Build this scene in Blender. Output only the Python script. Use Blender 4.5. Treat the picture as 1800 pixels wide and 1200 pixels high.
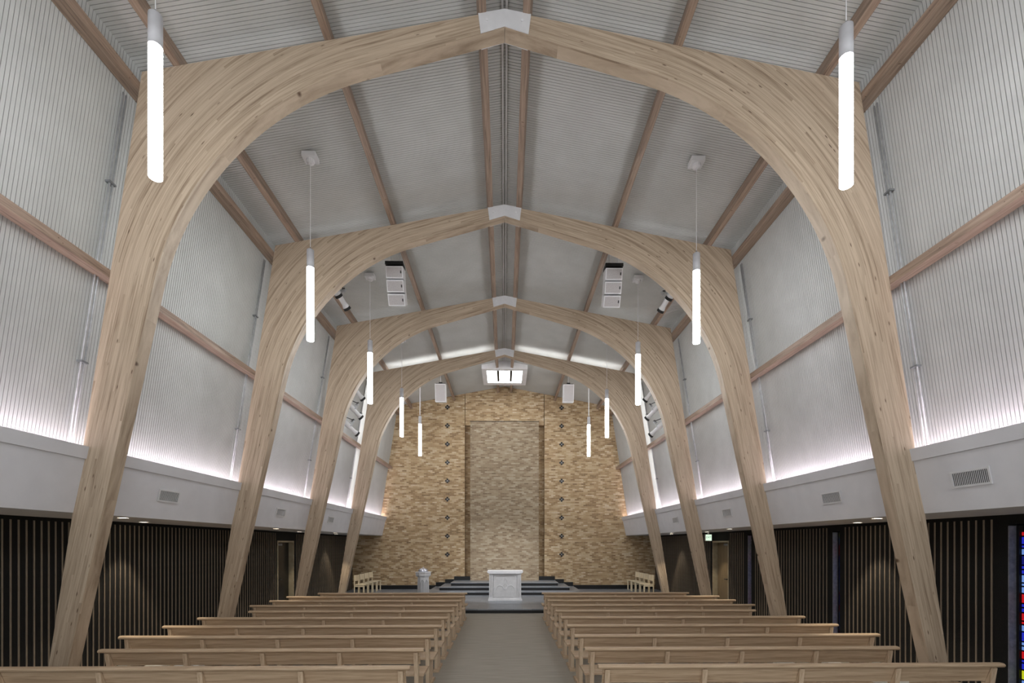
import bpy, bmesh, math, random
from mathutils import Vector, Matrix
random.seed(7)
for o in list(bpy.data.objects): bpy.data.objects.remove(o)
scene = bpy.context.scene
C = scene.collection
PI = math.pi

# ---------------------------------------------------------------- camera, world, exposure
cam_d = bpy.data.cameras.new('camera'); cam = bpy.data.objects.new('camera', cam_d); C.objects.link(cam)
cam.location = (0, 0, 2.25); cam.rotation_euler = (PI/2, 0, math.radians(-0.876))
cam_d.lens = 17.0; cam_d.sensor_width = 36.0; cam_d.sensor_fit = 'HORIZONTAL'
cam_d.shift_y = 357/1800; cam_d.clip_start = 0.05
scene.camera = cam
world = bpy.data.worlds.new('world'); scene.world = world; world.use_nodes = True
bg = world.node_tree.nodes['Background']; bg.inputs[0].default_value = (0.96, 0.98, 1.0, 1); bg.inputs[1].default_value = 0.5
vs = scene.view_settings; vs.view_transform = 'Standard'; vs.look = 'None'; vs.gamma = 1.0; vs.exposure = 1.5
try: vs.use_curve_mapping = False
except Exception: pass

PENDANT_E = 14.0; COVE_E = 12.0; LED_E = 6.0; SKY_E = 3.0; SPOT_W = 34.0; STAGE_W = 120.0

# ---------------------------------------------------------------- layout constants (metres, Y = depth)
ARCH_Y = [6.68, 10.46, 14.24, 18.02]; ARCH_T = 0.20
WALL_Y = 23.0; NEAR_Y = -4.0
ROOF0, SLOPE = 9.77, 0.186              # deck underside at ridge, fall per metre
TOP0 = 9.515                            # arch top at ridge
OUT0, OUTS = 6.21, 0.155                # arch outer edge  X = OUT0 - OUTS*Z
WP0 = 6.43                              # wall panel       X = WP0 - OUTS*Z
IN0, INS = 6.0, 0.2216                  # leg inner edge
BOT0, BOTS = 9.28, 0.288                # rafter bottom edge
SIDE_X = 7.2                            # dark side walls
SOFFIT_Z = 2.68

# ---------------------------------------------------------------- materials
def lin(c):
    return tuple(((v/255)/12.92 if v/255 <= 0.04045 else ((v/255+0.055)/1.055)**2.4) for v in c) + (1,)
def new_mat(name):
    m = bpy.data.materials.new(name); m.use_nodes = True
    nt = m.node_tree; b = nt.nodes['Principled BSDF']
    return m, nt, b
def noise_mat(name, c1, c2, scale=8, stretch=(1,1,1), rough=0.6, metal=0.0, bump=0.0, coord='Object', detail=4):
    m, nt, b = new_mat(name)
    tc = nt.nodes.new('ShaderNodeTexCoord'); mp = nt.nodes.new('ShaderNodeMapping'); mp.inputs['Scale'].default_value = stretch
    n = nt.nodes.new('ShaderNodeTexNoise'); n.inputs['Scale'].default_value = scale; n.inputs['Detail'].default_value = detail
    r = nt.nodes.new('ShaderNodeValToRGB'); r.color_ramp.elements[0].color = lin(c1); r.color_ramp.elements[1].color = lin(c2)
    r.color_ramp.elements[0].position = 0.3; r.color_ramp.elements[1].position = 0.7
    L = nt.links.new
    L(tc.outputs[coord], mp.inputs['Vector']); L(mp.outputs['Vector'], n.inputs['Vector']); L(n.outputs['Fac'], r.inputs['Fac']); L(r.outputs['Color'], b.inputs['Base Color'])
    b.inputs['Roughness'].default_value = rough; b.inputs['Metallic'].default_value = metal
    if bump:
        bp = nt.nodes.new('ShaderNodeBump'); bp.inputs['Strength'].default_value = bump; bp.inputs['Distance'].default_value = 0.01
        L(n.outputs['Fac'], bp.inputs['Height']); L(bp.outputs['Normal'], b.inputs['Normal'])
    return m
def emit_mat(name, col, strength):
    m, nt, b = new_mat(name)
    b.inputs['Base Color'].default_value = lin(col); b.inputs['Emission Color'].default_value = lin(col); b.inputs['Emission Strength'].default_value = strength
    b.inputs['Roughness'].default_value = 0.4
    return m
def wood_mat(name, dark, mid, light, coord='Object', stretch=(1.2, 26, 26), knots=0.0, lam=False, rough=0.55):
    m, nt, b = new_mat(name); L = nt.links.new; N = nt.nodes.new
    tc = N('ShaderNodeTexCoord'); mp = N('ShaderNodeMapping'); mp.inputs['Scale'].default_value = stretch
    L(tc.outputs[coord], mp.inputs['Vector'])
    n = N('ShaderNodeTexNoise'); n.inputs['Scale'].default_value = 1.0; n.inputs['Detail'].default_value = 5; n.inputs['Roughness'].default_value = 0.62; n.inputs['Distortion'].default_value = 0.6
    vec = mp.outputs['Vector']
    fac_extra = None
    if lam:
        # tone of every lamination and board length
        sp = N('ShaderNodeSeparateXYZ'); L(tc.outputs[coord], sp.inputs[0])
        dv = N('ShaderNodeMath'); dv.operation = 'DIVIDE'; L(sp.outputs[1], dv.inputs[0]); dv.inputs[1].default_value = 0.036
        fl = N('ShaderNodeMath'); fl.operation = 'FLOOR'; L(dv.outputs[0], fl.inputs[0])
        mu = N('ShaderNodeMath'); mu.operation = 'MULTIPLY'; L(fl.outputs[0], mu.inputs[0]); mu.inputs[1].default_value = 0.37
        du = N('ShaderNodeMath'); du.operation = 'MULTIPLY_ADD'; L(sp.outputs[0], du.inputs[0]); du.inputs[1].default_value = 0.4; L(mu.outputs[0], du.inputs[2])
        fu = N('ShaderNodeMath'); fu.operation = 'FLOOR'; L(du.outputs[0], fu.inputs[0])
        cb = N('ShaderNodeCombineXYZ'); L(fl.outputs[0], cb.inputs[0]); L(fu.outputs[0], cb.inputs[1])
        wn = N('ShaderNodeTexWhiteNoise'); wn.noise_dimensions = '2D'; L(cb.outputs[0], wn.inputs['Vector'])
        ad = N('ShaderNodeVectorMath'); ad.operation = 'ADD'; L(mp.outputs['Vector'], ad.inputs[0])
        sc = N('ShaderNodeVectorMath'); sc.operation = 'SCALE'; L(wn.outputs['Color'], sc.inputs[0]); sc.inputs['Scale'].default_value = 40
        L(sc.outputs[0], ad.inputs[1]); vec = ad.outputs[0]; fac_extra = wn.outputs['Value']
    L(vec, n.inputs['Vector'])
    r = N('ShaderNodeValToRGB'); cr = r.color_ramp
    cr.elements[0].position = 0.30; cr.elements[0].color = lin(dark); cr.elements[1].position = 0.66; cr.elements[1].color = lin(light)
    e = cr.elements.new(0.46); e.color = lin(mid)
    if fac_extra:
        ma = N('ShaderNodeMath'); ma.operation = 'MULTIPLY_ADD'; L(fac_extra, ma.inputs[0]); ma.inputs[1].default_value = 0.14; L(n.outputs['Fac'], ma.inputs[2])
        sb = N('ShaderNodeMath'); sb.operation = 'SUBTRACT'; L(ma.outputs[0], sb.inputs[0]); sb.inputs[1].default_value = 0.05
        L(sb.outputs[0], r.inputs['Fac'])
    else: L(n.outputs['Fac'], r.inputs['Fac'])
    out = r.outputs['Color']
    if knots:
        mk = N('ShaderNodeMapping'); mk.inputs['Scale'].default_value = (1.3, 5.5, 5.5); L(tc.outputs[coord], mk.inputs['Vector'])
        vo = N('ShaderNodeTexVoronoi'); vo.inputs['Scale'].default_value = 2.1; L(mk.outputs['Vector'], vo.inputs['Vector'])
        kr = N('ShaderNodeValToRGB'); kr.color_ramp.elements[0].position = 0.05; kr.color_ramp.elements[0].color = (1,1,1,1); kr.color_ramp.elements[1].position = 0.11; kr.color_ramp.elements[1].color = (0,0,0,1)
        L(vo.outputs['Distance'], kr.inputs['Fac'])
        mx = N('ShaderNodeMix'); mx.data_type = 'RGBA'; L(kr.outputs['Color'], mx.inputs['Factor']); L(out, mx.inputs['A']); mx.inputs['B'].default_value = lin((96,74,56))
        out = mx.outputs['Result']
    L(out, b.inputs['Base Color']); b.inputs['Roughness'].default_value = rough
    return m
def brick_mat(name, ramp, mortar, bw=0.205, bh=0.068):
    m, nt, b = new_mat(name); L = nt.links.new; N = nt.nodes.new
    tc = N('ShaderNodeTexCoord'); sp = N('ShaderNodeSeparateXYZ'); L(tc.outputs['Object'], sp.inputs[0])
    sm = N('ShaderNodeMath'); sm.operation = 'ADD'; L(sp.outputs[0], sm.inputs[0]); L(sp.outputs[1], sm.inputs[1])
    cb = N('ShaderNodeCombineXYZ'); L(sm.outputs[0], cb.inputs[0]); L(sp.outputs[2], cb.inputs[1])
    br = N('ShaderNodeTexBrick'); br.inputs['Color1'].default_value = (0,0,0,1); br.inputs['Color2'].default_value = (1,1,1,1); br.inputs['Mortar'].default_value = (0.5,0.5,0.5,1)
    br.inputs['Scale'].default_value = 1.0; br.inputs['Brick Width'].default_value = bw; br.inputs['Row Height'].default_value = bh; br.inputs['Mortar Size'].default_value = 0.005; br.inputs['Bias'].default_value = 0.0
    L(cb.outputs[0], br.inputs['Vector'])
    mp = N('ShaderNodeMapping'); mp.inputs['Scale'].default_value = (1.6, 4.0, 1); L(cb.outputs[0], mp.inputs['Vector'])
    n = N('ShaderNodeTexNoise'); n.inputs['Scale'].default_value = 1.0; n.inputs['Detail'].default_value = 4; L(mp.outputs[0], n.inputs['Vector'])
    mixf = N('ShaderNodeMath'); mixf.operation = 'MULTIPLY_ADD'; L(n.outputs['Fac'], mixf.inputs[0]); mixf.inputs[1].default_value = 0.34
    hb = N('ShaderNodeMath'); hb.operation = 'MULTIPLY'; L(br.outputs['Color'], hb.inputs[0]); hb.inputs[1].default_value = 0.50; L(hb.outputs[0], mixf.inputs[2])
    sb = N('ShaderNodeMath'); sb.operation = 'SUBTRACT'; L(mixf.outputs[0], sb.inputs[0]); sb.inputs[1].default_value = -0.08
    r = N('ShaderNodeValToRGB'); cr = r.color_ramp
    cr.elements[0].position = ramp[0][0]; cr.elements[0].color = lin(ramp[0][1]); cr.elements[1].position = ramp[-1][0]; cr.elements[1].color = lin(ramp[-1][1])
    for p, c in ramp[1:-1]: e = cr.elements.new(p); e.color = lin(c)
    L(sb.outputs[0], r.inputs['Fac'])
    mx = N('ShaderNodeMix'); mx.data_type = 'RGBA'; L(br.outputs['Fac'], mx.inputs['Factor']); L(r.outputs['Color'], mx.inputs['A']); mx.inputs['B'].default_value = lin(mortar)
    L(mx.outputs['Result'], b.inputs['Base Color']); b.inputs['Roughness'].default_value = 0.85
    bp = N('ShaderNodeBump'); bp.inputs['Strength'].default_value = 0.5; bp.inputs['Distance'].default_value = 0.006; bp.invert = True
    L(br.outputs['Fac'], bp.inputs['Height']); L(bp.outputs['Normal'], b.inputs['Normal'])
    return m

M = {}
M['arch'] = wood_mat('glulam', (136,116,96), (172,153,131), (194,176,154), coord='UV', stretch=(1.1, 34, 34), knots=1, lam=True)
M['purlin'] = wood_mat('purlin_wood', (112,94,82), (150,128,112), (172,150,132), stretch=(30, 1.3, 30), knots=1)
M['pew'] = wood_mat('pew_oak', (164,137,110), (190,164,135), (210,186,157), stretch=(1.4, 30, 30))
M['pew_end'] = wood_mat('pew_oak_upright', (180,154,126), (204,180,152), (220,198,170), stretch=(30, 30, 1.6))
M['chair'] = wood_mat('chair_beech', (220,202,166), (234,218,186), (244,232,206), stretch=(24, 24, 2))
M['panel'] = noise_mat('painted_fluted_panel', (190,191,189), (200,201,199), scale=2.5, rough=0.55)
M['deck'] = noise_mat('painted_roof_deck', (192,193,190), (202,203,200), scale=2.0, rough=0.55)
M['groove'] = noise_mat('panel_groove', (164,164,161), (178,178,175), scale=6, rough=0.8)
M['fascia'] = noise_mat('painted_plaster', (214,214,218), (221,221,225), scale=3, rough=0.7)
M['white'] = noise_mat('white_paint', (222,222,224), (232,232,234), scale=5, rough=0.45)
M['plate'] = noise_mat('white_steel', (214,214,216), (224,224,226), scale=6, rough=0.4)
M['conduit'] = noise_mat('galvanised_conduit', (176,178,180), (204,206,208), scale=12, rough=0.4, metal=0.4)
M['black'] = noise_mat('black_metal', (16,16,17), (26,26,27), scale=10, rough=0.5)
M['darkwall'] = noise_mat('dark_acoustic_cloth', (2,2,2), (12,9,6), scale=55, rough=0.95, bump=0.5, detail=6)
M['batten'] = noise_mat('dark_batten', (118,105,91), (148,134,117), scale=14, stretch=(8,8,0.6), rough=0.6)
M['blackflat'] = noise_mat('black_gloss_panel', (10,10,11), (18,17,17), scale=8, rough=0.25)
M['floor'] = noise_mat('floor_sheet', (152,146,134), (172,166,154), scale=3.0, stretch=(0.6, 7, 1), rough=0.6, detail=6)
M['riser'] = noise_mat('black_riser', (8,8,9), (14,14,15), scale=9, rough=0.45)
M['sheet'] = noise_mat('paper', (226,222,210), (238,234,224), scale=9, rough=0.8)
M['cap'] = noise_mat('pendant_cap', (186,186,190), (198,198,202), scale=9, rough=0.35)
M['tube'] = emit_mat('pendant_glow', (250,252,255), PENDANT_E)
M['cove'] = emit_mat('cove_led', (255,242,250), COVE_E)
M['led'] = emit_mat('arch_led', (250,252,255), LED_E)
M['sky'] = emit_mat('skylight_glow', (250,252,255), SKY_E)
M['lens'] = emit_mat('downlight_lens', (255,240,215), 6.0)
M['grille'] = noise_mat('speaker_grille', (176,172,172), (196,192,192), scale=60, stretch=(1,1,3), rough=0.7)
M['marble'] = noise_mat('white_marble', (212,211,212), (228,227,228), scale=5, rough=0.4, detail=7)
M['marble2'] = noise_mat('pale_relief_marble', (196,195,195), (208,207,207), scale=7, rough=0.5)
M['grey'] = noise_mat('grey_paint', (120,122,124), (136,138,140), scale=9, rough=0.5)
M['silver'] = noise_mat('silver_lid', (200,202,214), (226,228,238), scale=4, rough=0.22, metal=0.75)
M['crossm'] = noise_mat('dark_cross_metal', (34,34,34), (58,58,58), scale=14, rough=0.45, metal=0.5)
M['crossc'] = noise_mat('cross_boss', (110,110,112), (140,140,142), scale=14, rough=0.4, metal=0.6)
M['doorleaf'] = wood_mat('door_brown', (92,78,58), (112,96,72), (124,108,82), stretch=(20,20,1.2))
M['frame'] = noise_mat('door_frame_paint', (150,140,118), (166,156,134), scale=7, rough=0.5)
M['exit_face'] = emit_mat('exit_face', (214,240,218), 0.35)
M['exit_text'] = noise_mat('exit_letters', (40,110,70), (52,124,82), scale=9, rough=0.5)
M['stone'] = noise_mat('grey_jamb', (110,112,122), (140,142,152), scale=16, rough=0.8)
M['brick'] = brick_mat('tan_brick', [(0.14,(112,88,62)), (0.34,(164,134,98)), (0.52,(186,158,120)), (0.70,(204,182,148)), (0.86,(222,210,186))], (178,162,136))
M['brick2'] = brick_mat('grey_tan_brick', [(0.14,(112,94,74)), (0.36,(150,130,106)), (0.58,(168,150,124)), (0.86,(194,182,160))], (166,152,130))
tile_m = brick_mat('grey_stone_tile', [(0.1,(124,129,136)), (0.5,(140,145,152)), (0.9,(158,162,168))], (108,112,118), bw=0.6, bh=0.3)
# tile joints run in X/Y on treads
nt = tile_m.node_tree
for n_ in nt.nodes:
    if n_.bl_idname == 'ShaderNodeCombineXYZ':
        sep = [q for q in nt.nodes if q.bl_idname == 'ShaderNodeSeparateXYZ'][0]
        nt.links.new(sep.outputs[0], n_.inputs[0]); nt.links.new(sep.outputs[1], n_.inputs[1])
    if n_.bl_idname == 'ShaderNodeBsdfPrincipled': n_.inputs['Roughness'].default_value = 0.32
M['tile'] = tile_m

# ---------------------------------------------------------------- mesh helpers
class MB:
    """collects quads / solids, builds ONE mesh object"""
    def __init__(s): s.v = []; s.f = []; s.uv = {}; s.mi = []
    def add(s, verts, faces, mi=0):
        o = len(s.v); s.v += [tuple(p) for p in verts]
        for f in faces: s.f.append(tuple(i+o for i in f)); s.mi.append(mi)
    def box(s, x0, x1, y0, y1, z0, z1, mi=0):
        v = [(x,y,z) for z in (z0,z1) for y in (y0,y1) for x in (x0,x1)]
        s.add(v, [(0,2,3,1),(4,5,7,6),(0,1,5,4),(2,6,7,3),(0,4,6,2),(1,3,7,5)], mi)
    def prism(s, poly, axis, a, b, mi=0):
        """extrude 2-D polygon along axis ('x','y','z')"""
        def P(p, t):
            return {'x': (t, p[0], p[1]), 'y': (p[0], t, p[1]), 'z': (p[0], p[1], t)}[axis]
        n = len(poly); v = [P(p, a) for p in poly] + [P(p, b) for p in poly]
        s.add(v, [tuple(range(n))[::-1], tuple(range(n, 2*n))] + [(i, (i+1) % n, n+(i+1) % n, n+i) for i in range(n)], mi)
    def tube(s, p, q, r, n=10, r2=None, mi=0):
        p = Vector(p); q = Vector(q); d = (q-p).normalized(); r2 = r if r2 is None else r2
        u = d.orthogonal().normalized(); w = d.cross(u)
        ring = lambda c, rr: [c + rr*(math.cos(2*PI*i/n)*u + math.sin(2*PI*i/n)*w) for i in range(n)]
        s.add(ring(p, r)+ring(q, r2), [tuple(range(n))[::-1], tuple(range(n, 2*n))] + [(i, (i+1) % n, n+(i+1) % n, n+i) for i in range(n)], mi)
    def lathe(s, prof, c=(0,0,0), n=16, mi=0, rot=0):
        v = []; f = []
        for r, z in prof: v += [(c[0]+r*math.cos(2*PI*i/n+rot), c[1]+r*math.sin(2*PI*i/n+rot), c[2]+z) for i in range(n)]
        k = len(prof)
        for j in range(k-1):
            f += [(j*n+i, j*n+(i+1) % n, (j+1)*n+(i+1) % n, (j+1)*n+i) for i in range(n)]
        f += [tuple(range(n))[::-1], tuple(range((k-1)*n, k*n))]
        s.add(v, f, mi)
    def mesh(s, name, mats):
        me = bpy.data.meshes.new(name); me.from_pydata(s.v, [], s.f)
        for m in (mats if isinstance(mats, (list, tuple)) else [mats]): me.materials.append(m)
        for p, i in zip(me.polygons, s.mi): p.material_index = i
        bm = bmesh.new(); bm.from_mesh(me); bmesh.ops.recalc_face_normals(bm, faces=bm.faces); bm.to_mesh(me); bm.free()
        return me
    def build(s, name, mats, parent=None, bevel=0, smooth=False):
        o = bpy.data.objects.new(name, s.mesh(name, mats)); C.objects.link(o); o.parent = parent
        if bevel:
            b = o.modifiers.new('bevel', 'BEVEL'); b.width = bevel; b.segments = 2; b.limit_method = 'ANGLE'
        if smooth:
            for p in o.data.polygons: p.use_smooth = len(p.vertices) == 4
        return o
def tag(o, label=None, cat=None, group=None, kind=None):
    if label: o['label'] = label
    if cat: o['category'] = cat
    if group: o['group'] = group
    if kind: o['kind'] = kind
    return o
def thing(name, loc=(0,0,0), rz=0, **k):
    o = bpy.data.objects.new(name, None); C.objects.link(o); o.location = loc; o.rotation_euler = (0,0,rz); o.empty_display_size = 0.1
    return tag(o, **k)
def copy_tree(o, parent=None):
    c = o.copy(); C.objects.link(c); c.parent = parent
    for ch in [q for q in o.children if q.type != 'LIGHT']: copy_tree(ch, c)
    return c
def place(name, me, loc, parent=None, rot=(0,0,0)):
    o = bpy.data.objects.new(name, me); C.objects.link(o); o.location = loc; o.rotation_euler = rot; o.parent = parent
    return o
ORD = ['first','second','third','fourth','fifth','sixth','seventh','eighth','ninth','tenth']
SIDE = {-1: 'left', 1: 'right'}

# ================================================================= THE SETTING
# floor
mb = MB(); mb.box(-7.6, 7.6, NEAR_Y, 23.6, -0.15, 0.0); tag(mb.build('floor', M['floor']), kind='structure')
# platform and the three altar steps
mb = MB(); mb.box(-7.19, 7.19, 15.87, 22.99, 0.001, 0.10, 1); mb.box(-7.19, 7.19, 15.87, 22.99, 0.10, 0.14, 0)
plat = tag(mb.build('floor_platform', [M['tile'], M['riser']]), kind='structure')
for hw, y0, z0 in ((3.25, 20.15, 0.14), (2.81, 20.85, 0.28), (2.38, 21.5, 0.42)):
    mb = MB(); mb.box(-hw, hw, y0+0.03, 22.98, z0+0.0005, z0+0.115, 1); mb.box(-hw-0.015, hw+0.015, y0, 22.98, z0+0.115, z0+0.14, 0)
    mb.build('step', [M['tile'], M['riser']], plat)

# --- fluted sheet: flat pans with narrow recessed grooves, along Y
def fluted(mb, pt, nrm, y0, y1, pitch=0.048, gw=0.007, gd=0.008):
    """pt(0/1) two end points (x,z) of the cross-section; nrm outward (x,z)"""
    (xa, za), (xb, zb) = pt; n = Vector(nrm).normalized(); y = y0
    while y < y1-1e-6:
        ye = min(y+pitch-gw, y1); yg = min(y+pitch, y1)
        ox, oz = n.x*gd, n.y*gd
        v = [(xa,y,za),(xb,y,zb),(xa,ye,za),(xb,ye,zb),(xa+ox,ye,za+oz),(xb+ox,ye,zb+oz),(xa+ox,yg,za+oz),(xb+ox,yg,zb+oz),(xa,yg,za),(xb,yg,zb)]
        mb.add(v, [(0,1,3,2)], 0)
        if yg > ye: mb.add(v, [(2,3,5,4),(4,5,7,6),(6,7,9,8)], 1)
        y += pitch
# ceiling
CX = (WP0-OUTS*ROOF0)/(1-OUTS*SLOPE); CZ = ROOF0-SLOPE*CX           # eaves corner
mb = MB()
for s in (-1, 1): fluted(mb, ((0.0, ROOF0), (s*CX, CZ)), (s*SLOPE, 1), NEAR_Y, 23.2)
# weather skin above the deck
for s in (-1, 1): mb.add([(0,NEAR_Y,ROOF0+.12),(s*CX*1.02,NEAR_Y,CZ+.1),(s*CX*1.02,23.2,CZ+.1),(0,23.2,ROOF0+.12)], [(0,1,2,3)], 1)
ceiling = tag(mb.build('ceiling', [M['deck'], M['groove']]), kind='structure')
mb = MB(); mb.box(-0.045, -0.015, NEAR_Y, 22.9, ROOF0-0.035, ROOF0-0.004); mb.build('ridge_strip', M['white'], ceiling)
mb = MB(); mb.box(0.015, 0.045, NEAR_Y, 22.9, ROOF0-0.035, ROOF0-0.004); mb.build('ridge_strip', M['white'], ceiling)

# bays between the arches (purlins and girts span each bay)
edges = [NEAR_Y] + [y+ARCH_T/2 for y in ARCH_Y] + [22.99]
SKY0, SKY1 = 19.75, 21.75
th = math.atan(SLOPE)
for i in range(len(edges)-1):
    a, b = edges[i]+0.004, edges[i+1]-0.004
    for s in (-1, 1):
        for x in (0.34, 2.43, 4.46):
            spans = [(a, b)]
            if x < 1 and a < SKY0 < b: spans = [(a, SKY0), (SKY1, b)]
            for (p, q) in spans:
                w = 0.05; d0, d1 = 0.003, 0.245
                nx, nz = math.sin(th)*s, math.cos(th); tx, tz = math.cos(th)*s, -math.sin(th)
                bx, bz = s*x, ROOF0-SLOPE*x
                poly = [(bx+tx*k-nx*d, bz+tz*k-nz*d) for k, d in ((-w,d0),(w,d0),(w,d1),(-w,d1))]
                mb = MB(); mb.prism(poly, 'y', p, q); mb.build('purlin', M['purlin'], ceiling, bevel=0.006)

# side walls: fluted upper panel, girts, dark lower wall with battens
def wallx(z, off=0.0): return WP0-OUTS*z-off
WALL = {}
for s in (-1, 1):
    mb = MB(); fluted(mb, ((s*wallx(3.23), 3.23), (s*CX, CZ)), (s, OUTS), NEAR_Y, 23.2)
    mb.add([(s*(wallx(3.3)+.1),NEAR_Y,3.3),(s*(CX+.1),NEAR_Y,CZ+.1),(s*(CX+.1),23.2,CZ+.1),(s*(wallx(3.3)+.1),23.2,3.3)], [(0,1,2,3)], 1)
    w = tag(mb.build('wall_'+SIDE[s], [M['panel'], M['groove']]), kind='structure'); WALL[s] = w
    for i in range(len(edges)-1):
        a, b = edges[i]+0.004, edges[i+1]-0.004
        for z in (5.92, 8.45):
            c = Vector((s*wallx(z), z)); n = Vector((-s, -OUTS)).normalized(); t = Vector((-s*OUTS, 1)).normalized()
            poly = [tuple(c+t*k+n*d) for k, d in ((-.055,.003),(.055,.003),(.055,.21),(-.055,.21))]
            mb = MB(); mb.prism(poly, 'y', a, b); mb.build('girt', M['purlin'], w, bevel=0.006)

# slit windows (right) and door recesses (both): list of openings in the lower wall (y0, y1, kind)
OPEN = {1: [(6.58, 6.80, 'win'), (10.28, 10.50, 'win'), (13.98, 14.20, 'win'), (15.4, 16.6, 'door')], -1: [(15.4, 16.6, 'door')]}
DOOR_H = 2.38
for s in (-1, 1):
    mb = MB(); y = NEAR_Y
    for (a, b, k) in OPEN[s]:
        mb.box(min(s*SIDE_X, s*(SIDE_X+.12)), max(s*SIDE_X, s*(SIDE_X+.12)), y, a, 0.001, SOFFIT_Z)
        h = DOOR_H if k == 'door' else 2.55
        mb.box(min(s*SIDE_X, s*(SIDE_X+.12)), max(s*SIDE_X, s*(SIDE_X+.12)), a, b, h, SOFFIT_Z)
        y = b
    mb.box(min(s*SIDE_X, s*(SIDE_X+.12)), max(s*SIDE_X, s*(SIDE_X+.12)), y, 23.0, 0.001, SOFFIT_Z)
    low = mb.build('lower_wall', M['darkwall'], WALL[s])
    # outer skin so no light leaks through the openings
    mb = MB(); mb.box(min(s*(SIDE_X+.30), s*(SIDE_X+.36)), max(s*(SIDE_X+.30), s*(SIDE_X+.36)), NEAR_Y, 23.2, 0, SOFFIT_Z+.02); mb.build('outer_skin', M['blackflat'], WALL[s])
    bm_ = MB(); bm_.box(-0.007, 0.007, -0.009, 0.009, 0.0, 2.60); me = bm_.mesh('batten', M['batten'])
    y = 4.2
    while y < 22.9:
        blocked = any((a-0.16 < y < b+(0.16 if k == 'win' else 0.03)) if k == 'win' else (a-0.03 < y < b+0.20) for a, b, k in OPEN[s])
        z0 = 0.145 if y > 15.86 else 0.002
        if not blocked:
            o = place('batten', me, (s*(SIDE_X-0.0075), y, z0), low)
            o.scale.z = (SOFFIT_Z-0.06-z0)/2.60
        y += 0.118

# fascia / soffit box with the cove behind it
for s, nm in ((-1, 'trim_1'), (1, 'trim_2')):
    xt, xb = 5.60, 5.79
    poly = [(s*xb, SOFFIT_Z), (s*xt, 3.56), (s*(xt+.05), 3.56), (s*(xt+.08), 3.22), (s*7.3, 3.22), (s*7.3, SOFFIT_Z)]
    mb = MB(); mb.prism(poly, 'y', NEAR_Y, 22.985); t = tag(mb.build(nm, M['fascia']), kind='structure')
    # projecting top band
    k = (xb-xt)/(3.56-SOFFIT_Z)
    poly = [(s*(xt+k*.16-.022), 3.40), (s*(xt-.022), 3.565), (s*(xt+.055), 3.565), (s*(xt+.055), 3.5595), (s*(xt-.001), 3.5595), (s*(xt+k*.16-.001), 3.40)]
    mb = MB(); mb.prism(poly, 'y', NEAR_Y, 22.98); mb.build('top_band', M['fascia'], t)
    mb = MB(); mb.box(min(s*5.71, s*5.77), max(s*5.71, s*5.77), NEAR_Y, 22.95, 3.225, 3.245)
    tag(mb.build('cove_light', M['cove']), 'long white light strip hidden in the cove behind the %s fascia' % SIDE[s], 'light strip')

# back wall: brick slabs with control joints, recessed strips and proud centre panel
def roofz(x): return ROOF0-SLOPE*abs(x)
mb = MB()
for s in (-1, 1):
    mb.prism([(s*1.895, 0.0), (s*7.3, 0.0), (s*7.3, 3.0), (s*5.95, 3.0), (s*(CX+.02), CZ+.02), (s*1.895, roofz(1.895)+.02)], 'y', WALL_Y, WALL_Y+.3)
mb.prism([(-1.87, 7.92), (1.87, 7.92), (1.87, roofz(1.87)+.02), (0, ROOF0+.02), (-1.87, roofz(1.87)+.02)], 'y', WALL_Y, WALL_Y+.3)
mb.box(-2.0, 2.0, WALL_Y+.301, WALL_Y+.5, 0, 8.2)
back = tag(mb.build('wall_back', M['brick']), kind='structure')
mb = MB(); mb.box(-1.62, 1.62, WALL_Y-.14, WALL_Y+.30, 0.561, 8.06); mb.build('brick_panel', M['brick2'], back)
mb = MB(); mb.box(-1.63, 1.63, WALL_Y-.15, WALL_Y-.02, 8.061, 8.085); mb.build('panel_cap', M['riser'], back)
mb = MB(); mb.box(-1.95, 1.95, WALL_Y+.51, WALL_Y+.6, 0, 9.9); mb.build('joint_backing', M['riser'], back)
# stepped black skirting
for s in (-1, 1):
    for x0, x1, z0 in ((3.27, 7.15, .141), (2.83, 3.262, .281), (2.40, 2.822, .421), (1.63, 2.392, .561)):
        mb = MB(); mb.box(min(s*x0, s*x1), max(s*x0, s*x1), WALL_Y-.025, WALL_Y-.001, z0, z0+.19); mb.build('baseboard_piece', M['riser'], back)
# unseen rear end left open so world light fills from behind the camera

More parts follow.
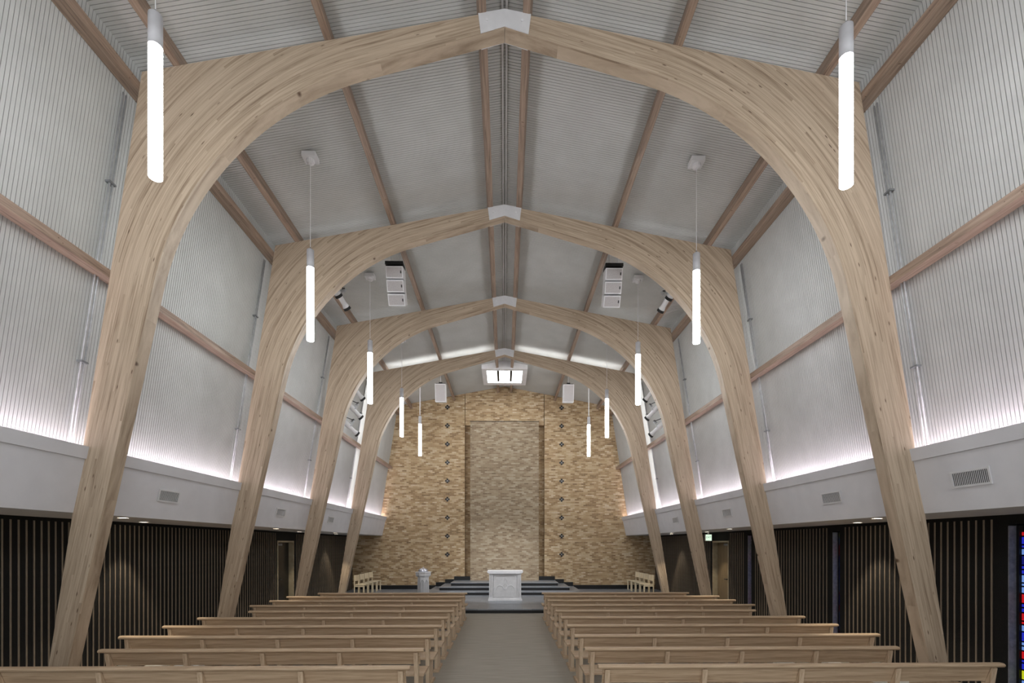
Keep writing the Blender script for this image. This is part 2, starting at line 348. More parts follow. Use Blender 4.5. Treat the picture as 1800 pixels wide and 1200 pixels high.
# windows: narrow stained glass slits
cols = {'b': (40,52,210), 'r': (214,26,34), 'l': (120,160,235), 'y': (214,222,40), 'g': (96,170,36), 'd': (24,28,120), 'w': (190,205,235)}
for k, c in cols.items(): M['gl_'+k] = emit_mat('stained_glass_'+k, c, 0.22)
seqs = ['bbrrllybbrllblrrbbrlllbbdl', 'dbdrblgdbddrbdbbdrddrbdbbd']
pane_me = {}
wn = 0
for (a, b, kind) in OPEN[1]:
    if kind != 'win': continue
    wn += 1
    mb = MB()
    mb.box(SIDE_X+.13, SIDE_X+.29, b-.0, b+.03, 0.0, 2.6); mb.box(SIDE_X+.13, SIDE_X+.29, a-.03, a, 0.0, 2.6)
    win = tag(mb.build('window_%d' % wn, M['blackflat']), kind='structure')
    mb = MB(); mb.box(SIDE_X-.005, SIDE_X+.10, b-.012, b+.002, 0.02, 2.52); mb.build('stone_jamb', M['stone'], win)
    mb = MB(); mb.box(SIDE_X+.10, SIDE_X+.16, b-.05, b-.013, 0.02, 2.52); mb.build('lead_frame', M['black'], win)
    z = 0.10; i = 0
    while z < 2.45:
        h = [0.07, 0.12, 0.05, 0.10, 0.14, 0.06][(i*5+wn) % 6]
        for c in range(2):
            y1 = b-.055-c*.08; key = (seqs[c][(i+wn*3) % 26], h)
            if key not in pane_me:
                q = MB(); q.box(-.004, .004, -.030, .030, 0, h-.022); pane_me[key] = q.mesh('pane', M['gl_'+key[0]])
            place('pane', pane_me[key], (SIDE_X+.13, y1-.036, z), win)
        z += h; i += 1

# doors in brick-lined recesses
for s, nm in ((1, 'door_1'), (-1, 'door_2')):
    a, b = 15.4, 16.6
    X0, X1 = SIDE_X+.14, SIDE_X+.19
    mb = MB(); mb.box(min(s*X0, s*X1), max(s*X0, s*X1), a+.07, b-.05, .15, DOOR_H-.06)
    d = tag(mb.build(nm, M['doorleaf'] if s > 0 else M['blackflat'], bevel=.004), kind='structure')  # left leaf is black to stand for the dark of an open doorway
    for (p, q, z0, z1) in ((a+.002, a+.06, .142, DOOR_H-.002), (b-.045, b-.02, .142, DOOR_H-.002), (a+.061, b-.046, DOOR_H-.055, DOOR_H-.002)):
        mb = MB(); mb.box(min(s*(SIDE_X-.02), s*(X1+.02)), max(s*(SIDE_X-.02), s*(X1+.02)), p, q, z0, z1); mb.build('frame', M['frame'], d)
    mb = MB(); mb.box(min(s*(SIDE_X-.02), s*(SIDE_X+.14)), max(s*(SIDE_X-.02), s*(SIDE_X+.14)), b-.018, b-.002, .142, DOOR_H); mb.build('brick_jamb', M['brick'], d)
    mb = MB(); mb.box(min(s*(X0-.05), s*X0), max(s*(X0-.05), s*X0), a+.2, a+.32, 1.0, 1.25); mb.tube((s*(X0-.05), a+.26, 1.12), (s*(X0-.10), a+.26, 1.12), .02); mb.tube((s*(X0-.10), a+.26, 1.12), (s*(X0-.10), a+.42, 1.12), .016)
    mb.build('handle', M['black'], d)
    mb = MB(); mb.box(min(s*(X0-.06), s*X0), max(s*(X0-.06), s*X0), a+.25, a+.55, DOOR_H-.16, DOOR_H-.09); mb.build('door_closer', M['grey'], d)

# ================================================================= ARCHES
def arch_profile():
    # corner of the two inner lines
    Zc = (BOT0-BOTS*IN0)/(1-BOTS*INS); Xc = IN0-INS*Zc
    dl = Vector((INS, -1)).normalized(); dr = Vector((-1, BOTS)).normalized(); T = 2.37
    A = Vector((Xc, Zc))+dl*T; B = Vector((Xc, Zc))+dr*T
    nl = Vector((-1, -INS)).normalized(); nr = Vector((-BOTS, -1)).normalized()   # towards room
    # centre of arc: A + nl*R = B + nr*R
    R = (B-A).dot(nl-nr)/((nl-nr).dot(nl-nr)); cen = A+nl*R
    pts = []; outs = []
    def hit(P, d):
        best = None
        # leg outer line X = OUT0 - OUTS Z ; roof top Z = TOP0 - SLOPE X
        den = d.x+OUTS*d.y
        if abs(den) > 1e-9:
            t = (OUT0-OUTS*P.y-P.x)/den
            if t > 0: best = t
        den = d.y+SLOPE*d.x
        if abs(den) > 1e-9:
            t = (TOP0-SLOPE*P.x-P.y)/den
            if t > 0 and (best is None or t < best): best = t
        return P+d*best
    P0 = Vector((IN0, 0.0)); P3 = Vector((0, BOT0))
    K = (OUT0-OUTS*TOP0)/(1-OUTS*SLOPE); corner = Vector((K, TOP0-SLOPE*K))
    samples = []
    for i in range(7):
        f = i/6; P = P0.lerp(A, f); d0 = Vector((1, 0)); d = d0.lerp(-nl, f).normalized(); samples.append((P, d))
    a0 = math.atan2(-nl.y, -nl.x); a1 = math.atan2(-nr.y, -nr.x)
    angs = [a0+(a1-a0)*i/22 for i in range(1, 22)]
    ac = math.atan2(corner.y-cen.y, corner.x-cen.x); angs.append(ac); angs.sort()
    for an in angs:
        d = Vector((math.cos(an), math.sin(an))); samples.append((cen+d*R, d))
    for i in range(7):
        f = i/6; P = B.lerp(P3, f); d = (-nr).lerp(Vector((0, 1)), f).normalized(); samples.append((P, d))
    res = []; u = 0; prev = None
    for P, d in samples:
        if prev is not None: u += (P-prev).length
        prev = P; O = hit(P, d); res.append((P, O, u, (O-P).length))
    return res
PROF = arch_profile()
def half_arch_mesh(s):
    me = bpy.data.meshes.new('half_arch'); v = []; f = []; uv = []
    y0, y1 = -ARCH_T/2, ARCH_T/2
    for P, O, u, d in PROF: v += [(s*P.x, y0, P.y), (s*O.x, y0, O.y), (s*P.x, y1, P.y), (s*O.x, y1, O.y)]
    n = len(PROF); off = 0 if s > 0 else 31.0
    for i in range(n-1):
        a = 4*i; b = a+4; u0, u1 = PROF[i][2]+off, PROF[i+1][2]+off; d0, d1 = PROF[i][3], PROF[i+1][3]
        f.append((a, b, b+1, a+1)); uv += [(u0,0),(u1,0),(u1,d1),(u0,d0)]
        f.append((a+2, a+3, b+3, b+2)); uv += [(u0+13,0),(u0+13,d0),(u1+13,d1),(u1+13,0)]
        f.append((a, a+2, b+2, b)); uv += [(u0,5),(u0,5.03),(u1,5.03),(u1,5)]
        f.append((a+1, b+1, b+3, a+3)); uv += [(u0,7),(u1,7),(u1,7.03),(u0,7.03)]
    for i in (0, n-1):
        a = 4*i; f.append((a, a+1, a+3, a+2)); uv += [(0,0),(.3,0),(.3,.2),(0,.2)]
    me.from_pydata(v, [], f); lay = me.uv_layers.new(name='UVMap')
    for i, c in enumerate(uv): lay.data[i].uv = c
    bm = bmesh.new(); bm.from_mesh(me); bmesh.ops.recalc_face_normals(bm, faces=bm.faces); bm.to_mesh(me); bm.free()
    me.materials.append(M['arch']); return me
HM = {s: half_arch_mesh(s) for s in (-1, 1)}
names = ['nearest timber arch, framing the whole view with legs beside the front pews', 'second timber arch from the camera, behind the nearest pair of pendant lamps', 'third timber arch from the camera, standing by the last pew rows', 'farthest timber arch, on the altar platform in front of the brick wall']
for i, y in enumerate(ARCH_Y):
    z0 = 0.143 if y > 15.87 else 0.002
    t = thing('timber_arch', (0, y, 0), label=names[i], cat='arch', group='laminated timber arches')
    for s in (-1, 1):
        o = place('half_arch', HM[s], (s*0.002, 0, z0 if i < 3 else 0.0), t)
        if i == 3:   # stand on the platform
            o.location.z = 0.0
    for sy in (-1, 1):
        mb = MB(); w = 0.36; yy = sy*(ARCH_T/2+.002); ye = sy*(ARCH_T/2+.014)
        top = lambda x: TOP0-SLOPE*x+.012
        poly = [(-w, top(w)), (0, top(0)), (w, top(w)), (w-.035, top(w)-.27), (0, BOT0+.01), (-w+.035, top(w)-.27)]
        mb.prism(poly, 'y', min(yy, ye), max(yy, ye)); p = mb.build('ridge_plate', M['plate'], t, bevel=.003)
        for bx in (-.24, .24):
            mb = MB(); mb.tube((bx, ye, TOP0-.15), (bx, ye+sy*.012, TOP0-.15), .018, 8); mb.build('bolt', M['white'], p)

# LED strips on the altar side of the last arches
for ai, y in ((3, ARCH_Y[3]),):
    for s in (-1, 1):
        mb = MB(); yb = y+ARCH_T/2+.02
        for z0, z1 in ((3.6, 8.3),):
            p = (s*(OUT0-OUTS*z0-.10), yb, z0); q = (s*(OUT0-OUTS*z1-.10), yb, z1)
            mb.prism([(p[0]-.025, p[2]), (p[0]+.025, p[2]), (q[0]+.025, q[2]), (q[0]-.025, q[2])], 'y', yb-.015, yb+.02)
        tag(mb.build('linear_light', M['led']), 'upright white light line on the back of the farthest arch, %s leg' % SIDE[s], 'light strip')
        mb = MB()
        x0, x1 = 0.5, 4.5
        mb.prism([(s*x0, TOP0-SLOPE*x0-.07), (s*x1, TOP0-SLOPE*x1-.07), (s*x1, TOP0-SLOPE*x1-.02), (s*x0, TOP0-SLOPE*x0-.02)], 'y', yb-.015, yb+.02)
        tag(mb.build('linear_light', M['led']), 'sloping white light line on the back of the farthest arch, %s rafter' % SIDE[s], 'light strip')

# conduits on the wall in front of each arch
for i, y in enumerate(ARCH_Y):
    for s in (-1, 1):
        t = thing('conduit_run', (0, 0, 0), label='pair of grey conduits running up the %s wall beside the %s arch from the camera' % (SIDE[s], ORD[i]), cat='conduit')
        for k, dy in enumerate((0.08, 0.13)):
            mb = MB(); z0, z1 = 3.26, 8.30
            mb.tube((s*wallx(z0, .045), y-dy, z0), (s*wallx(z1, .045), y-dy, z1), .012, 8); mb.build('pipe', M['conduit'], t, smooth=True)
        for z in (4.7, 7.1):
            mb = MB(); x = s*wallx(z, .04); mb.box(x-.035, x+.035, y-.16, y-.05, z-.012, z+.012); mb.build('clamp', M['grey'], t)

# skylight box at the ridge before the brick wall
t = thing('window_skylight', (0, 0, 0), kind='structure'); t.name = 'window_4'
zb = 9.42
for nm_, (x0, x1, y0, y1) in (('curb_near', (-.94, .94, SKY0, SKY0+.2)), ('curb_far', (-.94, .94, SKY1-.3, SKY1)), ('curb_side', (-.94, -.74, SKY0+.2, SKY1-.3)), ('curb_side', (.74, .94, SKY0+.2, SKY1-.3))):
    mb = MB(); mb.prism([(x0, zb), (x1, zb), (x1, roofz(x1)-.003), (0 if x0*x1 < 0 else x1, (ROOF0 if x0*x1 < 0 else roofz(x1))-.003), (x0, roofz(x0)-.003)], 'y', y0, y1)
    mb.build('curb', M['white'], t)
for x0, x1 in ((-.738, -.28), (-.26, .26), (.28, .738)):
    mb = MB(); mb.box(x0, x1, SKY0+.202, SKY1-.302, zb+.03, zb+.045); mb.build('pane', M['sky'], t)
for x in (-.27, .27):
    mb = MB(); mb.box(x-.05, x+.05, SKY0+.203, SKY1-.55, zb-.02, zb+.029); mb.build('mullion', M['black'], t)

# ================================================================= PENDANT LAMPS
def make_pendant(stem=.006):
    t = thing('pendant_lamp')
    H = 1.60; r = .060
    mb = MB(); mb.lathe([(r-.004, 0), (r, .006), (r, 1.28)], n=20); mb.build('glowing_tube', M['tube'], t, smooth=True)
    mb = MB(); mb.lathe([(r+.002, 1.281), (r+.002, H-.01), (r-.01, H)], n=20); mb.build('cap', M['cap'], t, smooth=True)
    mb = MB(); mb.lathe([(.012, H+.001), (.012, H+.03), (.006, H+.05)], n=8); mb.build('cable_grip', M['grey'], t)
    return t
PX = 3.42; PZ = 5.84
prows = [4.79, 8.57, 12.35, 16.13, 19.6]
proto = make_pendant(); used = False
plab = ['nearest the camera', 'second from the camera', 'third from the camera', 'fourth from the camera', 'farthest, before the brick wall']
lamps = []
for i, y in enumerate(prows + [1.01, -2.77]):  # rows behind the camera are unseen, added for their light
    for s in (-1, 1):
        t = proto if not used else copy_tree(proto); used = True
        t.location = (s*PX, y, PZ); lamps.append((t, i))
        lab = plab[i] if i < 5 else ('unseen, just behind the camera' if i == 5 else 'unseen, far behind the camera')
        tag(t, 'white tube pendant lamp on the %s side, %s' % (SIDE[s], lab), 'pendant lamp', 'tube pendant lamps')
zr = roofz(PX)-PZ; top = zr-.17
mb = MB(); mb.tube((0, 0, 1.651), (0, 0, top), .005, 8); thin = mb.mesh('cable', M['white'])
mb = MB(); mb.tube((0, 0, 1.651), (0, 0, top), .018, 8); thick = mb.mesh('cable', M['white'])
mb = MB(); mb.box(-.12, .12, -.10, .10, top+.06, zr-.028); cano = mb.mesh('canopy', M['white'])
mb = MB(); mb.lathe([(.03, top-.01), (.07, top+.01), (.07, top+.059)], n=12); cup = mb.mesh('canopy_cup', M['white'])
for t, i in lamps:
    place('cable', thick if i == 4 else thin, (0, 0, 0), t); place('canopy', cano, (0, 0, 0), t); place('canopy_cup', cup, (0, 0, 0), t)

# ================================================================= PEWS
PH = 0.84
def make_pew(L, kindlab):
    t = thing('pew'); h = L/2
    # reclined back board
    mb = MB(); mb.prism([(0.0, .80), (.028, .80), (.10, .605), (.072, .605)], 'x', -h+.06, h-.06); mb.build('back_board', M['pew'], t, bevel=.004)
    # rounded cap rail
    pts = [(-.045+.045*math.cos(a)-.0+.035, .812+.028*math.sin(a)) for a in [PI/2+i*PI/8 for i in range(9)]]
    pts = [(.045, .784), (.05, .80), (.05, .825), (.035, .84)] + [(-.01+.032*math.cos(a), .815+.025*math.sin(a)) for a in [PI/2+i*PI/6 for i in range(7)]]
    mb = MB(); mb.prism(pts, 'x', -h, h); mb.build('cap_rail', M['pew'], t, bevel=.003)
    mb = MB(); mb.prism([(.12, .425), (.12, .45), (.16, .462), (.55, .465), (.58, .455), (.585, .437), (.575, .425)], 'x', -h+.02, h-.02); mb.build('seat', M['pew'], t, bevel=.004)
    mb = MB(); mb.box(-h+.10, h-.10, .50, .525, .345, .424); mb.build('seat_apron', M['pew'], t)
    n = 5
    q = MB(); q.prism([(-.022, .782), (-.004, .782), (.071, .603), (.071, .59), (.12, .59), (.12, .423), (.16, .423), (.20, .055), (.05, .055), (.035, .42)], 'x', -.028, .028); pm = q.mesh('post', M['pew_end'])
    q = MB(); q.prism([(.202, .056), (.168, .423), (.495, .423), (.45, .056)], 'x', -.022, .022); lm = q.mesh('leg_panel', M['pew_end'])
    q = MB(); q.prism([(.02, 0), (.56, 0), (.56, .03), (.50, .053), (.06, .053), (.02, .03)], 'x', -.05, .05); fm = q.mesh('foot', M['pew'])
    for k in range(n):
        x = -h+.11+(L-.22)*k/(n-1)
        p = place('post', pm, (x, 0, 0), t); place('leg_panel', lm, (x, 0, 0), t); place('foot', fm, (0, 0, 0.0005), p)
    return t
protoL = make_pew(4.84, ''); protoS = make_pew(4.36, ''); firstL = firstS = True
for r in range(10):
    y = 5.68+.954*r
    short = r in (1, 5, 9)
    for s in (-1, 1):
        if short:
            t = protoS if firstS else copy_tree(protoS); firstS = False; cx = 1.10+4.36/2
        else:
            t = protoL if firstL else copy_tree(protoL); firstL = False; cx = 1.10+4.84/2
        t.location = (s*cx, y+(.0 if s > 0 else -.03), 0)
        pos = 'row nearest the camera' if r == 0 else ('row nearest the altar' if r == 9 else ORD[r]+' row from the camera')
        tag(t, 'pale oak pew on the %s of the aisle, %s' % (SIDE[s], pos), 'pew', 'pale oak pews in two blocks')

# loose papers on the pew seats
def paper(x, y, w, d, h, lab, rz=0):
    mb = MB(); n = 3
    mb.box(-w/2, w/2, -d/2, d/2, 0, h*.6); mb.box(-w/2+.01, w/2+.004, -d/2+.006, d/2+.01, h*.6, h)
    o = mb.build('paper_stack', M['sheet']); o.location = (x, y, .4655); o.rotation_euler = (0, 0, rz)
    tag(o, lab, 'papers', 'papers left on pew seats')
def seat_y(r): return 5.68+.954*r+.46
paper(-5.05, seat_y(1)-.03, .24, .17, .05, 'white paper stack on the second left pew, at its outer end', .1)
paper(-4.70, seat_y(1), .13, .18, .045, 'white booklet pile on the second left pew, outer one of two beside a post')
paper(-4.48, seat_y(1), .13, .18, .045, 'white booklet pile on the second left pew, inner one of two beside a post')
paper(4.15, seat_y(1), .26, .18, .04, 'flat white sheets on the second right pew, near its middle posts', .05)
paper(4.84, seat_y(1)-.02, .20, .18, .055, 'white paper stack on the second right pew, at its outer end', -.1)
paper(4.95, seat_y(0), .32, .22, .06, 'wide white paper stack on the front right pew, nearest the camera', .03)

# ================================================================= ALTAR FURNITURE
t = thing('altar', (0.02, 18.1, .1405), label='white carved stone altar standing on the platform in the centre', cat='altar')
mb = MB(); mb.box(-.56, .56, .06, .70, .10, 1.02); mb.build('body', M['marble'], t)
mb = MB(); mb.box(-.64, .64, -.0, .76, .0005, .06); mb.box(-.61, .61, .02, .74, .06, .0995); mb.build('plinth', M['marble'], t, bevel=.008)
mb = MB(); mb.prism([(-.60, 1.021), (.60, 1.021), (.67, 1.07), (.67, 1.13), (-.67, 1.13), (-.67, 1.07)], 'y', -.02, .78); mb.build('top_slab', M['white'], t, bevel=.006)
for s in (-1, 1):
    mb = MB(); mb.box(min(s*.46, s*.60), max(s*.46, s*.60), .02, .059, .101, 1.0195); p = mb.build('pilaster', M['marble'], t, bevel=.005)
    for k in range(3):
        mb = MB(); x = s*(.495+.035*k); mb.tube((x, .016, .16), (x, .016, .96), .009, 6); mb.build('flute', M['marble2'], p)
mb = MB(); mb.box(-.44, .44, .045, .059, .14, .98); rp = mb.build('front_panel', M['marble2'], t)
def relief(pts, r=.011, nm='relief'):
    q = MB()
    for a, b in zip(pts[:-1], pts[1:]): q.tube((a[0], .042, a[1]), (b[0], .042, b[1]), r, 6)
    q.build(nm, M['marble'], rp)
for s in (-1, 1):
    relief([(s*(.20-.15*math.cos(a)), .42+.17*math.sin(a)) for a in [i*PI/8 for i in range(9)]])
    relief([(0, .88), (s*.05, .78), (s*.07, .70), (s*.055, .62), (s*.10, .57)])
    relief([(s*.34, .93), (s*.41, .90), (s*.41, .80)])
relief([(0, .40), (0, .66)], .010); relief([(-.09, .46), (.09, .46)], .010); relief([(-.03, .70), (0, .76), (.03, .70), (0, .64), (-.03, .70)], .009)

t = thing('baptismal_font', (-3.27, 19.5, .1405), label='octagonal pale stone font with a silver domed lid left of the altar', cat='font')
a8 = PI/8
mb = MB(); mb.lathe([(.28, .0005), (.28, .07), (.25, .10)], n=8, rot=a8); mb.build('base', M['marble'], t)
mb = MB(); mb.lathe([(.225, .1005), (.225, .80), (.25, .84)], n=8, rot=a8); mb.build('column', M['marble'], t)
mb = MB(); mb.lathe([(.27, .8405), (.31, .88), (.31, .96), (.29, .975), (.33, .985), (.33, 1.02)], n=8, rot=a8); mb.build('bowl_rim', M['marble'], t)
mb = MB(); mb.lathe([(.21, 1.0205), (.205, 1.06), (.18, 1.11), (.13, 1.155), (.07, 1.18), (.02, 1.187)], n=20); lid = mb.build('domed_lid', M['silver'], t, smooth=True)
mb = MB(); mb.lathe([(.012, 1.188), (.02, 1.205), (.006, 1.222)], n=8); mb.build('finial', M['silver'], lid)
for k in range(8):
    an = k*PI/4-PI/2; cx, cy = .213*math.cos(an), .213*math.sin(an); q = MB()
    for dx in (-.06, 0, .06): q.box(dx-.007, dx+.007, -.009, .0, .16, .60 if dx else .66)
    arc = [(-.06+.06*(i/6), .60+.10*math.sin(i/6*PI/2)) for i in range(7)]
    for a, b in zip(arc[:-1], arc[1:]): q.tube((a[0], -.005, a[1]), (b[0], -.005, b[1]), .007, 5); q.tube((-a[0], -.005, a[1]), (-b[0], -.005, b[1]), .007, 5)
    o = q.build('tracery', M['grey'] if k in (1, 0) else M['marble2'], t); o.location = (cx, cy, 0); o.rotation_euler = (0, 0, an+PI/2)

# chairs along the platform edges
def make_chair():
    t = thing('chair')      # faces +X, origin at seat centre on the floor
    mb = MB(); mb.prism([(-.22, .43), (.22, .44), (.225, .455), (.21, .468), (-.21, .458), (-.22, .45)], 'y', -.215, .215); mb.build('seat', M['chair'], t, bevel=.005)
    for sy in (-1, 1):
        mb = MB(); mb.box(-.235, -.20, min(sy*.18, sy*.215), max(sy*.18, sy*.215), 0.0005, .84); mb.build('back_leg', M['chair'], t)
        mb = MB(); mb.box(.16, .20, min(sy*.17, sy*.21), max(sy*.17, sy*.21), 0.0005, .4285); mb.build('leg', M['chair'], t)
        mb = MB(); mb.box(-.199, .159, min(sy*.185, sy*.205), max(sy*.185, sy*.205), .36, .425); mb.build('seat_rail', M['chair'], t)
    mb = MB(); mb.prism([(-.198, .60), (-.175, .60), (-.19, .845), (-.213, .845)], 'y', -.21, .21); mb.build('backrest', M['chair'], t, bevel=.004)
    return t
chp = None
for s in (-1, 1):
    for k in range(4):
        t = make_chair() if chp is None else copy_tree(chp); chp = chp or t
        t.location = (s*5.98-(s*.05*k*0), 20.30+.70*k, .1405); t.rotation_euler = (0, 0, (0 if s < 0 else PI)+s*.12)
        pos = 'nearest the camera' if k == 0 else ('nearest the brick wall' if k == 3 else ORD[k]+' from the camera')
        tag(t, 'pale wooden chair in the %s platform row of four, %s' % (SIDE[s], pos), 'chair', 'pale wooden chairs beside the platform')

# crosses on the brick wall
def cross_mesh():
    q = MB()
    for k in range(4):
        c, s_ = math.cos(k*PI/2), math.sin(k*PI/2)
        poly = [(.030, -.022), (.060, -.048), (.098, -.042), (.112, 0), (.098, .042), (.060, .048), (.030, .022)]
        q.prism([(x*c-z*s_, x*s_+z*c) for x, z in poly], 'y', -.018, -.001)
    return q.mesh('wall_cross', M['crossm'])
cm = cross_mesh(); q = MB(); q.prism([(.034*math.cos(i*PI/4+a8), .034*math.sin(i*PI/4+a8)) for i in range(8)], 'y', -.024, -.001); bossm = q.mesh('boss', M['crossc'])
for s in (-1, 1):
    for k in range(9):
        z = 8.77-.873*k
        t = place('wall_cross', cm, (s*2.715, WALL_Y-.001, z)); place('boss', bossm, (0, 0, 0), t)
        pos = {0: 'topmost of nine', 8: 'lowest of nine'}.get(k, ORD[k]+' from the top')
        tag(t, 'small dark cross on the brick wall, %s column, %s' % (SIDE[s], pos), 'cross', 'dark crosses in two columns on the brick wall')

# ================================================================= SPEAKERS, SPOTLIGHTS, VENTS, DOWNLIGHTS, SIGN
for s in (-1, 1):
    t = thing('line_array_speaker', (s*2.58, 11.45, 0), label='hanging stack of three pale speaker boxes under the %s roof slope' % SIDE[s], cat='speaker', group='ceiling speaker stacks')
    mb = MB(); mb.box(-.21, .21, -.14, .14, 8.79, 8.86); mb.build('rigging_bar', M['black'], t)
    for dx in (-.1, .1):
        mb = MB(); mb.tube((dx, 0, 8.861), (dx, 0, roofz(2.58+s*dx)-.01), .006, 6); mb.build('hanger', M['conduit'], t)
    z = 8.78; y = 0.0
    for k in range(3):
        a = math.radians(13+9*k); q = MB()
        q.box(-.20, .20, -.13, .17, -.26, 0); cab = q.build('cabinet', M['white'], t, bevel=.006); cab.location = (0, y, z); cab.rotation_euler = (a, 0, 0)
        q = MB(); q.box(-.178, .178, -.140, -.1305, -.235, -.025); g = q.build('grille', M['grille'], cab)
        q = MB(); q.box(.14, .165, -.146, -.141, -.16, -.10); q.build('badge', M['black'], cab)
        z -= .272*math.cos(a); y += .272*math.sin(a)+.005
for s in (-1, 1):
    t = thing('hanging_speaker', (s*2.64, 20.0, 0), label='single pale speaker box hung before the brick wall, %s of the skylight' % SIDE[s], cat='speaker', group='single hanging speakers')
    mb = MB(); mb.tube((0, 0, 8.95), (0, 0, roofz(2.64)-.005), .012, 8); mb.build('hanger', M['white'], t)
    mb = MB(); mb.box(-.20, .20, -.04, .04, 8.87, 8.90); mb.box(-.07, .07, -.03, .03, 8.901, 8.949); mb.build('bracket', M['black'], t)
    q = MB(); q.box(-.22, .22, -.16, .16, -.72, 0); cab = q.build('cabinet', M['white'], t, bevel=.008); cab.location = (0, 0, 8.868); cab.rotation_euler = (math.radians(10), 0, 0)
    q = MB(); q.box(-.195, .195, -.170, -.1605, -.69, -.03); q.build('grille', M['grille'], cab)

def make_spot():
    t = thing('stage_spotlight')      # beam along local -Z
    q = MB(); q.lathe([(.05, .20), (.075, .17), (.08, -.02), (.062, -.05), (.062, -.22), (.085, -.30)], n=14); q.build('housing', M['white'], t, smooth=True)
    q = MB(); q.lathe([(.088, -.301), (.095, -.36), (.090, -.36), (.083, -.31)], n=14); q.build('front_hood', M['black'], t)
    q = MB(); q.box(-.10, -.09, -.01, .22, -.02, .02); q.box(.09, .10, -.01, .22, -.02, .02); q.box(-.10, .10, .22, .235, -.02, .02); q.build('yoke', M['conduit'], t)
    q = MB(); q.box(-.03, .03, .236, .29, -.03, .03); q.build('clamp', M['black'], t)
    return t
sp_proto = make_spot(); sp_first = True
spots = [((4.0, 11.75, 8.28), 'bay behind the second arch, farther one'), ((4.0, 11.15, 8.28), 'bay behind the second arch, nearer one'),
         ((4.60, 15.0, 7.02), 'behind the third arch, top of three'), ((4.70, 15.1, 6.46), 'behind the third arch, middle of three'), ((4.80, 15.0, 5.90), 'behind the third arch, lowest of three')]
for s in (-1, 1):
    made = []
    for (x, y, z), lab in spots:
        t = copy_tree(sp_proto)
        t.location = (s*x, y, z); made.append(t)
        d = Vector((0, 20.5, 1.0))-Vector((s*x, y, z)); d.z -= 0
        t.rotation_euler = d.to_track_quat('-Z', 'Y').to_euler()
        if y > 14:
            L = bpy.data.lights.new('stage_beam', 'SPOT'); L.energy = STAGE_W; L.spot_size = math.radians(46); L.spot_blend = .7; L.shadow_soft_size = .07; L.color = (.97, .98, 1)
            lo = bpy.data.objects.new('stage_beam', L); C.objects.link(lo); lo.parent = t; lo.location = (0, 0, -.37)
        tag(t, 'white stage spotlight on the %s side, %s' % (SIDE[s], lab), 'spotlight', 'stage spotlights')
    # pipe that carries the three heads, fixed to the back of the third arch
    mb = MB(); mb.tube((s*4.95, 14.50, 5.9), (s*4.70, 14.50, 7.5), .022, 8); o = mb.build('light_pipe', M['conduit'])
    for z in (6.0, 7.4):
        q = MB(); x = 4.95-(z-5.9)*.156; q.box(s*x-.03, s*x+.03, 14.345, 14.50, z-.02, z+.02); q.build('bracket', M['black'], o)
    heads = [(h, h.matrix_basis @ Vector((0, .27, 0))) for h in made]
    def arm(h, c, p):
        iv = h.matrix_basis.inverted(); q = MB(); q.tube(tuple(iv @ Vector(p)), tuple(iv @ c), .014, 6); q.build('arm', M['black'], h)
    for h, c in heads[2:]: arm(h, c, (s*(4.95-(c.z-5.9)*.156), 14.525, c.z))
    tag(o, 'grey upright pipe behind the third arch carrying three spotlights, %s side' % SIDE[s], 'pipe')
    # short level pipe under the outer purlin for the two heads behind the second arch
    mb = MB(); mb.tube((s*4.0, 10.9, 8.60), (s*4.0, 12.2, 8.60), .022, 8); o = mb.build('light_pipe', M['conduit'])
    for h, c in heads[:2]: arm(h, c, (s*4.0, c.y, 8.58))
    for y in (11.0, 12.1):
        q = MB(); q.tube((s*4.0, y, 8.60), (s*4.0, y, roofz(4.0)-.002), .012, 6); q.build('hanger', M['conduit'], o)
    tag(o, 'short level pipe hung under the roof behind the second arch, %s side' % SIDE[s], 'pipe')

for ch in list(sp_proto.children): bpy.data.objects.remove(ch)
bpy.data.objects.remove(sp_proto)
# vents on the fascia
def make_vent():
    t = thing('air_vent')   # plate in local YZ plane, facing -X, centre at origin
    W, H = .25, .105
    for (y0, y1, z0, z1) in ((-W, W, H-.025, H), (-W, W, -H, -H+.025), (-W, -W+.025, -H+.0251, H-.0251), (W-.025, W, -H+.0251, H-.0251)):
        q = MB(); q.box(-.014, 0, y0, y1, z0, z1); q.build('frame', M['plate'], t)
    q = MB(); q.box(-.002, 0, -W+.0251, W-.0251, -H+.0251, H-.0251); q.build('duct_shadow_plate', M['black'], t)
    q = MB(); q.prism([(-.008, -.0045), (-.008, .0045), (-.005, .0045), (-.005, -.0045)], 'z', -H+.026, H-.026); me = q.mesh('slat', M['plate'])
    for k in range(19): place('slat', me, (0, -W+.046+k*(2*W-.092)/18, 0), t)
    return t
vp = None
for s, ys in ((1, (5.83, 8.35, 12.3, 16.06)), (-1, (8.30, 12.4, 15.95))):
    for k, y in enumerate(ys):
        t = make_vent() if vp is None else copy_tree(vp); vp = vp or t
        z = 3.07; xf = 5.79-(z-SOFFIT_Z)*(.19/.88)
        t.location = (s*(xf-.002), y, z); t.rotation_euler = (0, -math.atan(.19/.88) if s > 0 else math.atan(.19/.88), 0)
        if s < 0: t.rotation_euler = (0, -math.atan(.19/.88), PI)
        pos = ORD[k]+' from the camera' if k < len(ys)-1 else 'farthest from the camera'
        tag(t, 'white louvred air vent on the %s fascia, %s' % (SIDE[s], pos), 'vent', 'louvred vents on the fascias')

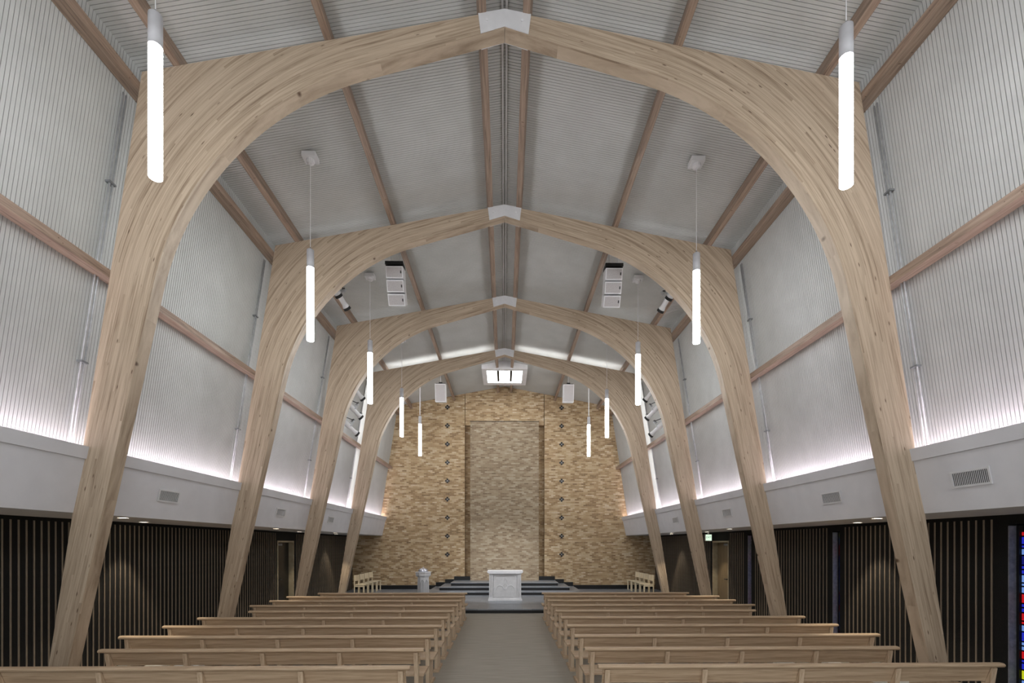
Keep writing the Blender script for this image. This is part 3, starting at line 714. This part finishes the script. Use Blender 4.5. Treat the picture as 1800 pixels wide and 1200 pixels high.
# recessed downlights in the soffits
dl = None
dspots = [(6.0, 7.7), (6.75, 9.15), (6.05, 12.9), (6.72, 15.95), (6.0, 17.25), (6.75, 19.5)]
for s in (-1, 1):
    for k, (x, y) in enumerate(dspots):
        if dl is None:
            t = thing('downlight'); q = MB(); q.lathe([(.085, 0), (.09, -.008), (.072, -.010), (.070, -.001)], n=18); q.build('trim_ring', M['white'], t)
            q = MB(); q.lathe([(.068, -.003), (.068, -.006)], n=18); q.build('lens', M['lens'], t); dl = t
        else: t = copy_tree(dl)
        t.location = (s*x, y, SOFFIT_Z-.001)
        tag(t, 'small round downlight in the %s soffit, %s from the camera' % (SIDE[s], ORD[k]), 'downlight', 'recessed soffit downlights')
        L = bpy.data.lights.new('downlight_beam', 'SPOT'); L.energy = SPOT_W; L.spot_size = math.radians(70); L.spot_blend = .5; L.shadow_soft_size = .05; L.color = (1, .86, .66)
        lo = bpy.data.objects.new('downlight_beam', L); C.objects.link(lo); lo.parent = t; lo.location = (0, 0, -.03)

# exit sign
t = thing('exit_sign', (6.93, 16.35, 0), label='pale green lit exit sign hanging from the right soffit by the door', cat='sign')
mb = MB(); mb.box(-.11, .11, -.03, .03, 2.38, 2.60); mb.build('housing', M['white'], t, bevel=.004)
mb = MB(); mb.box(-.10, .10, -.034, -.031, 2.39, 2.59); mb.build('face', M['exit_face'], t)
mb = MB(); mb.box(-.02, .02, -.02, .02, 2.601, SOFFIT_Z-.001); mb.build('stem', M['white'], t)
cu = bpy.data.curves.new('exit_text', 'FONT'); cu.body = 'EXIT'; cu.size = .085; cu.align_x = 'CENTER'; cu.align_y = 'CENTER'; cu.extrude = .001
to = bpy.data.objects.new('exit_text', cu); C.objects.link(to)
dg = bpy.context.evaluated_depsgraph_get(); tm = bpy.data.meshes.new_from_object(to.evaluated_get(dg)); bpy.data.objects.remove(to)
tm.materials.clear(); tm.materials.append(M['exit_text'])
o = place('lettering', tm, (0, -.0355, 2.50), t, (PI/2, 0, 0))
